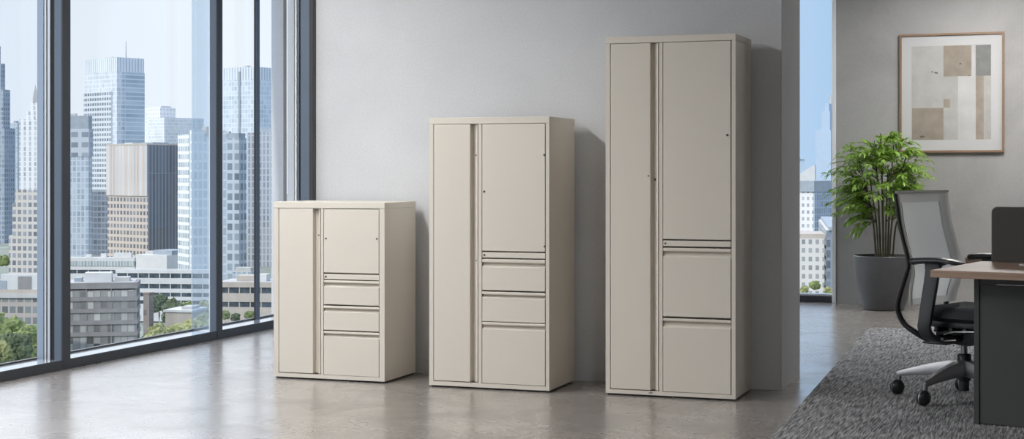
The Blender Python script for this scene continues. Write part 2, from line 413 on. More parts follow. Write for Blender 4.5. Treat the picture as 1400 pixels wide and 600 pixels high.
# ------------------------------------------------------------------ rug
def rug_mat():
    m = bpy.data.materials.new('woven_grey_rug'); m.use_nodes = True; t = m.node_tree; b = t.nodes['Principled BSDF']
    b.inputs['Roughness'].default_value = .95; b.inputs['Specular IOR Level'].default_value = .1
    tcn = N(t, 'ShaderNodeTexCoord'); v = tcn.outputs['Object']
    mp = N(t, 'ShaderNodeMapping'); mp.inputs['Scale'].default_value = (115, 7, 1); L(t, v, mp.inputs[0])
    n1 = N(t, 'ShaderNodeTexNoise', ins={'Scale': 1.0, 'Detail': 2.5, 'Roughness': .6, 'Distortion': .6}); L(t, mp.outputs[0], n1.inputs['Vector'])
    n2 = N(t, 'ShaderNodeTexNoise', ins={'Scale': 160, 'Detail': 2}); L(t, v, n2.inputs['Vector'])
    n3 = N(t, 'ShaderNodeTexNoise', ins={'Scale': 3, 'Detail': 3}); L(t, v, n3.inputs['Vector'])
    c = ramp(t, n1.outputs[0], [(.34, (.085, .085, .088)), (.49, (.24, .24, .245)), (.65, (.46, .46, .465))])
    g = ramp(t, n2.outputs[0], [(.3, (.75,)*3), (.7, (1.2,)*3)]); h3 = ramp(t, n3.outputs[0], [(.3, (.9,)*3), (.7, (1.08,)*3)])
    L(t, mixc(t, 1, mixc(t, 1, c, g, 'MULTIPLY'), h3, 'MULTIPLY'), b.inputs['Base Color'])
    bp = N(t, 'ShaderNodeBump', ins={'Strength': .9, 'Distance': .008}); L(t, n1.outputs[0], bp.inputs['Height']); L(t, bp.outputs[0], b.inputs['Normal'])
    return m
M_rug = rug_mat()
rb = MB().prism([(-1.19, 5.6), (-1.236, 6.893), (-1.403, 11.909), (-1.37, 11.93), (-1.0, 12.03), (.9, 12.35), (2.6, 12.4), (2.6, 5.6)], 'z', .0005, .012, bev=.003)
tag(rb.build('rug', M_rug), 'large grey woven ribbed rug under the desk and chair', 'rug')

# ------------------------------------------------------------------ desk
def wood_mat():
    m = bpy.data.materials.new('oak_laminate'); m.use_nodes = True; t = m.node_tree; b = t.nodes['Principled BSDF']
    b.inputs['Roughness'].default_value = .42
    tcn = N(t, 'ShaderNodeTexCoord'); mp = N(t, 'ShaderNodeMapping'); mp.inputs['Scale'].default_value = (1.2, 26, 26); L(t, tcn.outputs['Object'], mp.inputs[0])
    n1 = N(t, 'ShaderNodeTexNoise', ins={'Scale': 2.2, 'Detail': 7, 'Roughness': .65, 'Distortion': .4}); L(t, mp.outputs[0], n1.inputs['Vector'])
    L(t, ramp(t, n1.outputs[0], [(.3, (.29, .185, .13)), (.55, (.40, .275, .20)), (.75, (.48, .345, .26))]), b.inputs['Base Color']); return m
M_wood = wood_mat()
M_char = mat('charcoal_laminate', (.056, .056, .055), .55, mottle=.05, mscale=3)
M_char2 = mat('charcoal_frame', (.048, .048, .049), .45, mottle=.03)
DR = R(-13)
desk = thing('office_desk', 'wood topped desk with charcoal base at the right edge, in front of the chair', 'desk', (-.588, 7.385, 0), DR)
MB().box(0, 1.65, 0, .835, .706, .740, .002).build('desktop', M_wood, desk)
MD = Matrix.Rotation(R(5), 4, 'Z')
q = MB()                                        # near pedestal: stile, top rail and inset panel facing the room
px, py = .143, .203
q.box(px, px+.024, py, py+.30, .012, .703, .002)
q.build('side_panel', M_char2, desk)
MB().box(px+.0255, px+.9, py+.003, py+.028, .670, .703, .0015).build('top_rail', M_char2, desk)
MB().box(px+.0265, px+.9, py+.006, py+.026, .016, .667, .0015).build('front_panel', M_char, desk)
MB().box(px+.876, px+.9, py+.03, py+.55, .012, .703, .002).build('side_panel', M_char2, desk)
for x in (px+.03, px+.85):
    MB().lathe([(0, 0), (.018, 0), (.018, .006), (.007, .008), (.007, .018), (0, .018)], 14, (x, py+.06, .012)).build('foot', M_black, desk, 40)
MB().box(1.52, 1.56, .05, .78, .012, .704, .003).build('leg', M_char2, desk)

# privacy screen standing on the back edge
M_scr = mat('screen_fabric', (.072, .070, .067), .85, mottle=.06, mscale=300, bump=.2, bscale=900)
M_scre = mat('screen_edge', (.12, .12, .118), .5)
scr = thing('desk_screen', 'dark grey privacy screen with rounded corner standing on the desk back edge', 'desk screen', (-.348, 8.158, .7405), DR)
def rrect(x0, x1, z0, z1, r, n=8):
    pts = [(x0, z0), (x1, z0)]
    for i in range(n+1):
        a = math.pi/2*i/n; pts.append((x1-r+r*math.cos(a), z1-r+r*math.sin(a)))
    for i in range(n+1):
        a = math.pi/2+math.pi/2*i/n; pts.append((x0+r+r*math.cos(a), z1-r+r*math.sin(a)))
    return pts
MB().prism(rrect(0, 1.35, 0.0, .278, .03), 'y', -.009, .009).build('edge_band', M_scre, scr, 30)
MB().prism(rrect(.004, 1.346, 0.002, .274, .027), 'y', -.0115, .0115).build('panel', M_scr, scr, 30)
for x in (.25, 1.1): MB().box(x, x+.05, -.02, .02, 0, .02, .003).build('clamp', M_char2, scr)
# pale disc on the desk
pk = MB().lathe([(0, 0), (.036, 0), (.038, .003), (.036, .008), (.02, .010), (0, .010)], 28, (0, 0, 0)).build('cable_port_cap', mat('pale_grey_plastic', (.55, .54, .52), .35, mottle=.02), None, 40, loc=(-.172, 7.86, .7405))
tag(pk, 'small pale grey disc on the desk top by the right edge', 'disc')

# second workstation behind
desk2 = thing('office_desk', 'rear wooden desk top glimpsed between chair back and dark screen', 'desk', (-.52, 8.86, 0), R(-4))
MB().box(0, 1.6, 0, .50, .690, .722, .002).build('desktop', M_wood, desk2)
MB().box(.36, .40, .04, .46, .012, .690, .003).build('leg', M_char2, desk2)
MB().box(1.5, 1.54, .04, .46, .012, .690, .003).build('leg', M_char2, desk2)
M_tan = mat('tan_fabric', lin((165, 138, 115)), .85, mottle=.06, mscale=40)
tb = MB().prism(rrect(0, .26, 0, .05, .045), 'y', 0, .10, bev=.004).build('desk_caddy', M_tan, None, 40, loc=(-.325, 9.16, .7225), rot=R(-4))
tag(tb, 'small tan rounded caddy on the rear desk behind the screen', 'caddy')

# ------------------------------------------------------------------ office chair (local: +x forward, +y far side)
M_blk = mat('black_nylon', (.018, .019, .021), .35, mottle=.05)
M_arm = mat('graphite_plastic', (.045, .048, .053), .4, mottle=.04)
M_seat = mat('dark_seat_fabric', (.030, .033, .038), .8, mottle=.1, mscale=200, bump=.25, bscale=900)
def mesh_mat(name, c, alpha):
    m = mat(name, c, .8, mottle=.12, mscale=260, bump=.3, bscale=700)
    t = m.node_tree; b = t.nodes['Principled BSDF']; b.inputs['Alpha'].default_value = alpha
    tl = N(t, 'ShaderNodeBsdfTranslucent'); tl.inputs[0].default_value = (*[min(1, v*1.05) for v in c], 1)
    mx = N(t, 'ShaderNodeMixShader', ins={0: .84}); o = t.nodes['Material Output']
    L(t, b.outputs[0], mx.inputs[1]); L(t, tl.outputs[0], mx.inputs[2]); L(t, mx.outputs[0], o.inputs[0])
    return m
M_mesh = mesh_mat('grey_back_mesh', (.97, .96, .94), 1.0)
M_mesh2 = mesh_mat('grey_back_border', (.70, .69, .67), 1.0)
M_alu = mat('polished_aluminium', (.36, .36, .37), .42, metal=1.0, mottle=.03)
M_pipe = mat('silver_piping', (.62, .62, .61), .35, metal=.5)
chair = thing('office_chair', 'grey mesh back task chair with five star aluminium base, on the rug at the desk', 'office chair', (-.520, 8.365, .012), R(-26))
def bpt(u, v):
    """back surface: u in -1..1 across, v in 0 (bottom) ..1 (top)"""
    z = .485+v*(1.072-.485)
    K = ((.48, -.155), (.56, -.145), (.65, -.124), (.73, -.134), (.897, -.183), (1.08, -.214))
    for (z0_, x0_), (z1_, x1_) in zip(K, K[1:]):
        if z <= z1_ or z1_ == 1.08:
            t_ = (z-z0_)/(z1_-z0_); x = x0_+(x1_-x0_)*t_; break
    x += .042*(u*u-1)*(1-.3*v)          # the sides wrap forward
    half = .262-.010*v - .03*max(0, (.22-v)/.22)**1.4
    return Vector((x, u*half, z))
def back_patch(u0, u1, v0, v1, nu, nv, off=0, th=0, rc=0):
    b = bmesh.new(); G = []
    for j in range(nv+1):
        row = []
        for i in range(nu+1):
            u = u0+(u1-u0)*i/nu; v = v0+(v1-v0)*j/nv
            row.append(b.verts.new(bpt(u, v)+Vector((off, 0, 0))))
        G.append(row)
    for j in range(nv):
        for i in range(nu): b.faces.new((G[j][i], G[j][i+1], G[j+1][i+1], G[j+1][i]))
    bmesh.ops.recalc_face_normals(b, faces=b.faces)
    if th: bmesh.ops.solidify(b, geom=b.faces[:], thickness=th)
    m = MB(); m._merge(b); return m
UI0, UI1, VI0, VI1 = -.86, .66, .06, .915
back = back_patch(UI0, UI1, VI0, VI1, 20, 30, .004).build('backrest', M_mesh, chair, 60)
brd = MB()
for rng in ((-1, UI0, 0, 1, 4, 30), (UI1, 1, 0, 1, 6, 30), (UI0, UI1, 0, VI0, 20, 3), (UI0, UI1, VI1, 1, 20, 4)):
    p_ = back_patch(*rng); me = bpy.data.meshes.new('t'); p_.bm.to_mesh(me); p_.bm.free(); brd.bm.from_mesh(me); bpy.data.meshes.remove(me)
tag(brd.build('back_border', M_mesh2, back, 60), 'darker grey border of the mesh back')
pp = MB()
pp.tube([bpt(UI1, VI0+(VI1-VI0)*i/30)+Vector((.008, 0, 0)) for i in range(31)], .0028, 8)
pp.build('piping', M_pipe, back, 60)
pp = MB(); pp.tube([bpt(-.93, .015+.42*i/20)+Vector((.010, .0, 0)) for i in range(21)], .005, 8)
tag(pp.build('piping', M_pipe, back, 60), 'bright silver trim on the lower back edge')
def smooth_path(P, n=6):
    P = [Vector(p) for p in P]; out = []
    for i in range(len(P)-1):
        p0 = P[max(i-1, 0)]; p1 = P[i]; p2 = P[i+1]; p3 = P[min(i+2, len(P)-1)]
        for k in range(n):
            t = k/n
            out.append(.5*((2*p1)+(-p0+p2)*t+(2*p0-5*p1+4*p2-p3)*t*t+(-p0+3*p1-3*p2+p3)*t**3))
    out.append(P[-1]); return out
for sg in (-1, 1):
    up = [bpt(sg*(1.0 if sg < 0 else .93), v)+Vector((-.010 if sg < 0 else -.026, sg*.004 if sg < 0 else -.006, 0)) for v in (.99, .92, .8, .65, .5, .38)]
    low = [Vector((-.150, sg*.266, .655)), Vector((-.192, sg*.256, .55)), Vector((-.216, sg*.242, .469)), Vector((-.194, sg*.222, .397)), Vector((-.146, sg*.20, .354)), Vector((-.098, sg*.17, .321)), Vector((-.06, sg*.13, .305)), Vector((-.01, sg*.08, .303))]
    pth = smooth_path(up+low, 5)
    n_ = len(pth); sc = [.8+.5*min(1, max(0, i/n_-.25)*2) for i in range(n_)]
    MB().sweep(pth, [(.011*math.cos(a), .015*math.sin(a)) for a in [2*math.pi*i/12 for i in range(12)]], up=Vector((0, 1, 0)), scales=sc).build('back_frame', M_blk, chair, 60)
tb_ = smooth_path([bpt(u, 1.0)+Vector((-.004, 0, .003)) for u in (-1.03, -.9, -.5, 0, .5, .9, 1.03)], 4)
MB().tube(tb_, .0075, 8).build('top_rail', M_mesh2, chair, 60)
# seat
def cushion():
    b = bmesh.new(); nx, ny = 18, 18; top = []; bot = []
    for j in range(ny+1):
        rt = []; rb_ = []
        for i in range(nx+1):
            u = -1+2*i/nx; v = -1+2*j/ny
            # superellipse outline
            uu = u*math.sqrt(1-.32*v*v*abs(v)); vv = v*math.sqrt(1-.32*u*u*abs(u))
            x = .095+.240*uu; y = .248*vv
            e = max(abs(u), abs(v)); ed = (1-min(1, max(0, (e-.62)/.38))**2.6)
            zt = .440+.055*ed-.012*math.exp(-(u*u+v*v)*2.2)-.012*max(0, u)**3
            rt.append(b.verts.new((x, y, zt))); rb_.append(b.verts.new((x*.985, y*.97, .440-.032*ed)))
        top.append(rt); bot.append(rb_)
    for j in range(ny):
        for i in range(nx):
            b.faces.new((top[j][i], top[j][i+1], top[j+1][i+1], top[j+1][i])); b.faces.new((bot[j][i], bot[j+1][i], bot[j+1][i+1], bot[j][i+1]))
    bmesh.ops.remove_doubles(b, verts=b.verts[:], dist=.0004)
    rim_t = [top[0][i] for i in range(nx+1)]+[top[j][nx] for j in range(1, ny+1)]+[top[ny][i] for i in range(nx-1, -1, -1)]+[top[j][0] for j in range(ny-1, 0, -1)]
    rim_b = [bot[0][i] for i in range(nx+1)]+[bot[j][nx] for j in range(1, ny+1)]+[bot[ny][i] for i in range(nx-1, -1, -1)]+[bot[j][0] for j in range(ny-1, 0, -1)]
    for i in range(len(rim_t)):
        k2 = (i+1) % len(rim_t)
        try: b.faces.new((rim_t[i], rim_b[i], rim_b[k2], rim_t[k2]))
        except Exception: pass
    bmesh.ops.recalc_face_normals(b, faces=b.faces); m = MB(); m._merge(b); return m
cushion().build('seat', M_seat, chair, 60)
sp = MB(); sp.prism([(-.10, .385), (.27, .385), (.305, .400), (.305, .418), (-.12, .418), (-.12, .40)], 'y', -.19, .19, bev=.006)
sp.build('seat_pan', M_blk, chair, 40)
mech = MB(); mech.prism([(-.08, .30), (.08, .282), (.16, .30), (.22, .36), (.22, .385), (-.06, .385), (-.10, .34)], 'y', -.075, .075, bev=.010)
for x in (-.03, .05, .13, .21): mech.box(x-.013, x+.013, -.18, .18, .358, .384, .004)
mech.box(-.115, .02, -.17, -.09, .292, .304, .004); mech.tube([(-.02, -.19, .335), (-.02, .19, .335)], .010, 8)
mech.build('tilt_mechanism', M_blk, chair, 40)
lv = MB(); lv.tube([(.06, -.07, .335), (.05, -.15, .335), (.04, -.24, .330)], .006, 8, scales=[1, 1, 1.7]); lv.build('lever', M_blk, chair, 50)
lv = MB(); lv.tube([(.0, -.15, .345), (.08, -.20, .368), (.20, -.20, .376)], .004, 8); lv.build('lever', M_pipe, chair, 50)
lv = MB(); lv.tube([(.02, -.19, .318), (.09, -.19, .325)], .004, 8); lv.build('lever', M_pipe, chair, 50)
# armrests
for sg in (-1, 1):
    y0 = sg*.288
    path = smooth_path([(.03, sg*.08, .318), (.0, sg*.16, .316), (-.03, sg*.235, .335), (-.038, sg*.278, .38), (-.025, y0, .44), (-.010, y0, .53), (.008, y0, .63), (.016, y0, .69), (.02, y0, .722)], 5)
    n_ = len(path); sc = [(1, .80+.20*max(0, i/n_-.3)) for i in range(n_-6)]+[(1, 1.0), (1, 1.0), (1.1, 1.05), (1.25, 1.2), (1.4, 1.5), (1.5, 1.8)]
    ap = MB(); ap.sweep(path, [(.012, .040), (-.012, .040), (-.016, .026), (-.016, -.026), (-.012, -.040), (.012, -.040), (.016, -.026), (.016, .026)], up=Vector((1, 0, 0)), scales=sc)
    a_o = ap.build('armrest', M_arm, chair, 50)
    pad = MB()
    pl = smooth_path([(-.105, y0, .720), (-.06, y0, .727), (.04, y0, .733), (.12, y0+sg*.004, .730), (.192, y0+sg*.012, .718)], 6)
    n_ = len(pl); sc = [(max(.3, math.sin(math.pi/2*min(1, (i+.5)/4))*math.sin(math.pi/2*min(1, (n_-i-.5)/6))), max(.45, math.sin(math.pi/2*min(1, (i+.8)/3)))*(1-.45*i/n_)) for i in range(n_)]
    pad.sweep(pl, [(.046*math.cos(a), .019*math.copysign(abs(math.sin(a))**.7, math.sin(a))) for a in [2*math.pi*i/16 for i in range(16)]], scales=sc)
    pad.build('arm_pad', M_blk, a_o, 60)
# gas column
HX = .028
gc = MB(); gc.lathe([(0, .045), (.024, .045), (.026, .048), (.026, .095), (.036, .10), (.040, .19), (.0, .19)], 24, (HX, 0, 0))
gc.build('column_base', M_arm, chair, 40)
gc = MB(); gc.lathe([(0, .178), (.036, .178), (.036, .230), (.030, .238), (0, .238)], 24, (HX, 0, 0)); gc.build('column_collar', M_blk, chair, 40)
gc = MB(); gc.lathe([(0, .235), (.017, .235), (.017, .31), (0, .31)], 16, (HX, 0, 0)); gc.build('gas_lift', M_alu, chair, 40)
# star base + casters
RB = .345
for i in range(5):
    a = R(168+26+72*i); ca, sa = math.cos(a), math.sin(a)
    pth = [Vector((HX+ca*r_, sa*r_, z_)) for r_, z_ in ((.02, .162), (.07, .160), (.15, .150), (.25, .132), (RB-.012, .114), (RB+.008, .110))]
    sc = [(1.5, 2.4), (1.4, 2.2), (1.15, 1.75), (.95, 1.25), (.78, .85), (.66, .72)]
    lg = MB(); lg.sweep(pth, [(.019, -.018), (.024, .004), (.014, .018), (-.014, .018), (-.024, .004), (-.019, -.018)], scales=sc)
    lg.lathe([(0, .072), (.0135, .072), (.0145, .114), (.0, .119)], 14, (HX+ca*RB, sa*RB, 0))
    lo = lg.build('leg', M_alu, chair, 45)
    Mw = Matrix.Translation((HX+ca*RB, sa*RB, 0)) @ Matrix.Rotation(R(26+42)+R(9*i), 4, 'Z')
    cs = MB(); rw = .040
    for s2 in (-1, 1):      # two domed half wheels under a hood
        cs.lathe([(rw*math.cos(q), .004+.027*math.sin(q)) for q in [math.pi/2*k2/8 for k2 in range(9)]]+[(0, .0045)], 26, M=Mw @ Matrix.Translation((-.010, 0, rw)) @ Matrix.Rotation(s2*math.pi/2, 4, 'X'))
    cs.lathe([(0, -.0042), (rw*.93, -.0042), (rw*.93, .0042), (0, .0042)], 20, mi=1, M=Mw @ Matrix.Translation((-.010, 0, rw)) @ Matrix.Rotation(math.pi/2, 4, 'X'))
    cs.tube([Mw @ Vector((0, 0, .055)), Mw @ Vector((0, 0, .076))], .010, 10)
    cs.build('caster', [M_blk, M_pipe], lo, 45)

# ------------------------------------------------------------------ potted plant
M_pot = mat('grey_stone_pot', (.085, .087, .091), .42, mottle=.12, mscale=5, bump=.08, bscale=40)
M_soil = mat('soil', (.05, .04, .025), .95, mottle=.4, mscale=40, bump=1, bscale=60)
M_stem = mat('bamboo_stem', (.13, .115, .045), .5, mottle=.35, mscale=14, col2=(.075, .05, .03))
def leaf_mat():
    m = bpy.data.materials.new('plant_leaf'); m.use_nodes = True; t = m.node_tree; b = t.nodes['Principled BSDF']
    b.inputs['Roughness'].default_value = .38
    tcn = N(t, 'ShaderNodeTexCoord'); n1 = N(t, 'ShaderNodeTexNoise', ins={'Scale': 9, 'Detail': 3}); L(t, tcn.outputs['Object'], n1.inputs['Vector'])
    L(t, ramp(t, n1.outputs[0], [(.3, (.13, .24, .035)), (.5, (.22, .37, .06)), (.7, (.33, .48, .10))]), b.inputs['Base Color'])
    tl = N(t, 'ShaderNodeBsdfTranslucent'); tl.inputs[0].default_value = (.34, .52, .08, 1)
    mx = N(t, 'ShaderNodeMixShader', ins={0: .3}); o = t.nodes['Material Output']
    L(t, b.outputs[0], mx.inputs[1]); L(t, tl.outputs[0], mx.inputs[2]); L(t, mx.outputs[0], o.inputs[0]); return m
M_leaf = leaf_mat()
plant = thing('potted_plant', 'tall leafy green bamboo like plant in a round grey pot behind the chair', 'potted plant', (-1.478, 13.66, 0), 0)
pot_p = [(0, 0), (.160, 0), (.172, .006), (.195, .07), (.222, .16), (.243, .26), (.255, .36), (.259, .43), (.259, .462), (.254, .468), (.246, .464), (.244, .42), (0, .42)]
MB().lathe(pot_p, 56).build('pot', M_pot, plant, 35)
so = MB(); so.lathe([(0, .445), (.1, .443), (.2, .438), (.243, .432), (.243, .425), (0, .425)], 30); so.build('soil', M_soil, plant, 50)
rnd = random.Random(11)
fol = bmesh.new()
def leaf(p, d, nrm, ln, wd):
    d = d.normalized(); sd = d.cross(nrm)
    if sd.length < 1e-3: return
    sd.normalize(); up = sd.cross(d)
    prof = [(0, .05, 0), (.25, .8, .05), (.5, 1, .06), (.78, .6, .0), (1, .02, -.12)]
    L_, C_, R_ = [], [], []
    for t_, w_, h_ in prof:
        c = p+d*ln*t_+up*ln*h_
        L_.append(fol.verts.new(c+sd*wd*w_*.5+up*wd*.12*w_)); C_.append(fol.verts.new(c)); R_.append(fol.verts.new(c-sd*wd*w_*.5+up*wd*.12*w_))
    for i in range(4):
        fol.faces.new((L_[i], C_[i], C_[i+1], L_[i+1])); fol.faces.new((C_[i], R_[i], R_[i+1], C_[i+1]))
tw = MB()
stems = []
for i, (bx, by, tx, ty, tz, rr_) in enumerate(((-.06, -.03, -.20, -.08, 1.30, .010), (-.03, .03, -.09, .10, 1.46, .010), (0, -.04, -.02, -.06, 1.52, .012), (.03, .02, .08, .06, 1.42, .010),
                                         (.05, -.03, .20, -.10, 1.34, .009), (-.045, .0, -.14, .12, 1.18, .008), (.075, .0, .27, .02, 1.12, .008), (.01, .05, .02, .16, 1.25, .008))):
    pts = smooth_path([Vector((bx, by, .43)), Vector((bx*1.15+tx*.06, by+ty*.06, .72)), Vector((bx+(tx-bx)*.45, by+(ty-by)*.45, .43+(tz-.43)*.62)), Vector((tx, ty, tz))], 7)
    n_ = len(pts)
    st = MB(); st.tube(pts, rr_, 8, scales=[(1.15 if j % 5 == 0 else 1)*(1-.6*j/n_) for j in range(n_)]); st.build('stem', M_stem, plant, 50)
    stems.append(pts)
def frond(p0, p1, nleaf=9):
    d_ = p1-p0; ln = d_.length; hz = Vector((d_.x, d_.y, 0)); 
    rach = []
    for q_ in range(nleaf+1):
        t_ = q_/nleaf
        rach.append(p0+d_*t_+Vector((0, 0, ln*.55*(t_-t_*t_)))+Vector((0, 0, -.10*ln*max(0, t_-.6))))
    if any(v.y > .45 for v in rach): return
    tw.tube(rach, .0016, 4, scales=[1.3-.9*j/nleaf for j in range(nleaf+1)])
    for q_ in range(2, nleaf+1):
        tdir = (rach[q_]-rach[q_-1]).normalized(); side = tdir.cross(Vector((0, 0, 1)))
        if side.length < .1: side = Vector((1, 0, 0))
        side.normalize()
        for s3 in (-1, 1):
            dd = tdir*.9+side*s3*rnd.uniform(.45, .9)+Vector((rnd.uniform(-.2, .2), rnd.uniform(-.2, .2), rnd.uniform(-.7, .25)))
            leaf(rach[q_]+tdir*rnd.uniform(-.01, .01), dd, Vector((rnd.uniform(-.4, .4), rnd.uniform(-.4, .4), 1)), rnd.uniform(.050, .085), rnd.uniform(.017, .026))
    leaf(rach[-1], rach[-1]-rach[-2]+Vector((0, 0, -.01)), Vector((0, 0, 1)), .08, .023)
allp = [p_ for st_ in stems for p_ in st_[8:]]
made = 0
while made < 270:
    u_ = rnd.uniform(-1, 1); th_ = rnd.uniform(0, 2*math.pi); rr_ = rnd.uniform(.35, 1)**.6
    tgt = Vector((.47*rr_*math.sqrt(1-u_*u_)*math.cos(th_), .42*rr_*math.sqrt(1-u_*u_)*math.sin(th_), 1.08+.50*rr_*u_))
    if tgt.z < .86 and abs(tgt.x) < .17: continue
    tgt.x -= .03
    want = tgt*.38+Vector((0, 0, (tgt.z-.16)*.62))
    p0 = min(allp, key=lambda q_: (q_-want).length+rnd.random()*.06)
    if not .10 < (tgt-p0).length < .48: continue
    frond(p0.copy(), tgt, 8); made += 1
tw.build('twig', M_stem, plant, 60)
fb = MB(); fb.bm.free(); fb.bm = fol; fb.build('foliage', M_leaf, plant, 60)

# ------------------------------------------------------------------ framed picture
M_frame = mat('picture_oak', (.27, .17, .105), .5, mottle=.15, mscale=6, stretch=(1, 1, 14))
M_matb = mat('mat_board', (.62, .62, .62), .9, mottle=.01)
def art(name, c1, c2, sc): return mat(name, c1, .85, mottle=.1, mscale=sc, col2=c2, detail=8)
M_a = [art('art_pale', (.55, .54, .515), (.44, .43, .405), 7), art('art_tan', (.39, .335, .28), (.30, .255, .21), 9), art('art_grey', (.27, .27, .265), (.21, .21, .205), 12),
       art('art_white', (.66, .655, .64), (.56, .555, .545), 5), art('art_sand', (.44, .38, .32), (.33, .275, .225), 10)]
pic = thing('framed_picture', 'abstract collage in tan, grey and white in a thin oak frame on the far wall', 'picture', (-1.393, YF, 1.36), 0)
PW, PH = .892, 1.055
fw, fd = .019, .030
fr = MB()
fr.prism([(0, 0), (PW, 0), (PW-fw, fw), (fw, fw)], 'y', -fd, -.001); fr.prism([(0, PH), (fw, PH-fw), (PW-fw, PH-fw), (PW, PH)], 'y', -fd, -.001)
fr.prism([(0, 0), (fw, fw), (fw, PH-fw), (0, PH)], 'y', -fd, -.001); fr.prism([(PW, 0), (PW, PH), (PW-fw, PH-fw), (PW-fw, fw)], 'y', -fd, -.001)
fr.build('frame', M_frame, pic)
MB().box(fw, PW-fw, -.013, -.002, fw, PH-fw).build('mat_board', M_matb, pic)
def ax(c): return (c-57)/(492-57)*PW
def az_(c): return PH-(c-47)/(535-47)*PH
ar_ = MB()
for (x0, x1, y0, y1, mi, th) in ((108, 438, 98, 482, 0, .001), (242, 358, 98, 224, 1, .002), (375, 438, 98, 224, 2, .002), (302, 358, 224, 482, 3, .0016),
                                 (110, 242, 352, 482, 1, .002), (376, 408, 224, 482, 4, .002), (358, 375, 94, 482, 3, .003), (242, 270, 316, 352, 4, .002), (243, 262, 352, 466, 0, .0022)):
    ar_.box(ax(x0), ax(x1), -.0128-th, -.0125, az_(y1), az_(y0), mi=mi)
# small dark blots of the collage
for (x, y, r_) in ((312, 173, .011), (212, 208, .016), (152, 470, .020), (195, 204, .009), (348, 222, .008)):
    ar_.prism([(ax(x)+r_*math.cos(a)*(1+.3*math.sin(3*a+x)), az_(y)+.6*r_*math.sin(a)*(1+.3*math.cos(2*a+y))) for a in [2*math.pi*i/14 for i in range(14)]], 'y', -.0152, -.0148, mi=5)
ar_.build('artwork', M_a+[art('art_blot', (.20, .18, .155), (.12, .11, .09), 60)], pic)
MB().box(fw, PW-fw, -.026, -.024, fw, PH-fw).build('glazing', glass_mat('picture_glass', (.99, .99, .99), .5), pic)

# ------------------------------------------------------------------ the city outside
GZ = -60.0
struct(MB().box(-2600, 900, 60, 3600, GZ-1, GZ).build('ground', mat('street_ground', (.22, .24, .20), .9, mottle=.4, mscale=.02)))
def facade(name, frame, ga, gb, fh, bw, fv, fb_, roof=(.55, .55, .55), rough=.12, vstripe=False, metal=0.0):
    """fh floor height, bw bay width; window fills fraction fv of the height and fb_ of the width"""
    def tone(c, k):
        g_ = .3*c[0]+.55*c[1]+.15*c[2]; return tuple((v*.6+g_*.4)*k for v in c)
    frame = tone(frame, .90); ga = tone(ga, .74); gb = tone(gb, .90)
    m = bpy.data.materials.new(name); m.use_nodes = True; t = m.node_tree; b = t.nodes['Principled BSDF']
    tcn = N(t, 'ShaderNodeTexCoord'); s_ = N(t, 'ShaderNodeSeparateXYZ'); L(t, tcn.outputs['Object'], s_.inputs[0])
    u = math_(t, 'DIVIDE', math_(t, 'ADD', math_(t, 'ADD', s_.outputs[0], s_.outputs[1]), 500.13), bw)
    v = math_(t, 'DIVIDE', math_(t, 'ADD', s_.outputs[2], .01), fh)
    wu = math_(t, 'LESS_THAN', math_(t, 'FRACT', u), fb_); wv = math_(t, 'LESS_THAN', math_(t, 'FRACT', v), fv)
    win = math_(t, 'MULTIPLY', wu, wv)
    cb = N(t, 'ShaderNodeCombineXYZ'); L(t, math_(t, 'FLOOR', u), cb.inputs[0]); L(t, math_(t, 'FLOOR', v), cb.inputs[1])
    wn = N(t, 'ShaderNodeTexWhiteNoise'); L(t, cb.outputs[0], wn.inputs['Vector'])
    nz = N(t, 'ShaderNodeTexNoise', ins={'Scale': .045, 'Detail': 3}); L(t, tcn.outputs['Object'], nz.inputs['Vector'])
    k_ = math_(t, 'ADD', math_(t, 'MULTIPLY', wn.outputs[0], .6), math_(t, 'SUBTRACT', math_(t, 'MULTIPLY', nz.outputs[0], 1.2), .4))
    gl = mixc(t, k_, ga, gb)
    ge = N(t, 'ShaderNodeNewGeometry'); sn = N(t, 'ShaderNodeSeparateXYZ'); L(t, ge.outputs['Normal'], sn.inputs[0])
    side = math_(t, 'LESS_THAN', math_(t, 'ABSOLUTE', sn.outputs[2]), .5)
    win = math_(t, 'MULTIPLY', win, side)
    fr_ = mixc(t, side, roof, frame)
    L(t, mixc(t, win, fr_, gl), b.inputs['Base Color'])
    rr_ = N(t, 'ShaderNodeMapRange', ins={1: 0, 2: 1, 3: .7, 4: rough}); L(t, win, rr_.inputs[0]); L(t, rr_.outputs[0], b.inputs['Roughness'])
    L(t, math_(t, 'MULTIPLY', win, metal), b.inputs['Metallic'])
    return m
Cm = {}
Cm['conc'] = mat('pale_concrete', (.48, .475, .46), .8, mottle=.08, mscale=.3)
Cm['roofw'] = mat('white_roof', (.60, .60, .59), .8, mottle=.06, mscale=.2)
Cm['steel'] = mat('roof_steel', (.30, .34, .38), .5, mottle=.1, mscale=.3)
Cm['darkglass'] = mat('dark_ribbon_glass', (.055, .075, .09), .08, mottle=.6, mscale=.35)
Cm['greyconc'] = mat('grey_office_concrete', (.26, .25, .245), .8, mottle=.1, mscale=.3)
Cm['beige'] = mat('beige_stone', (.46, .41, .355), .8, mottle=.08, mscale=.3)
Cm['brick'] = mat('brown_brick', (.28, .2, .16), .85, mottle=.15, mscale=.4)
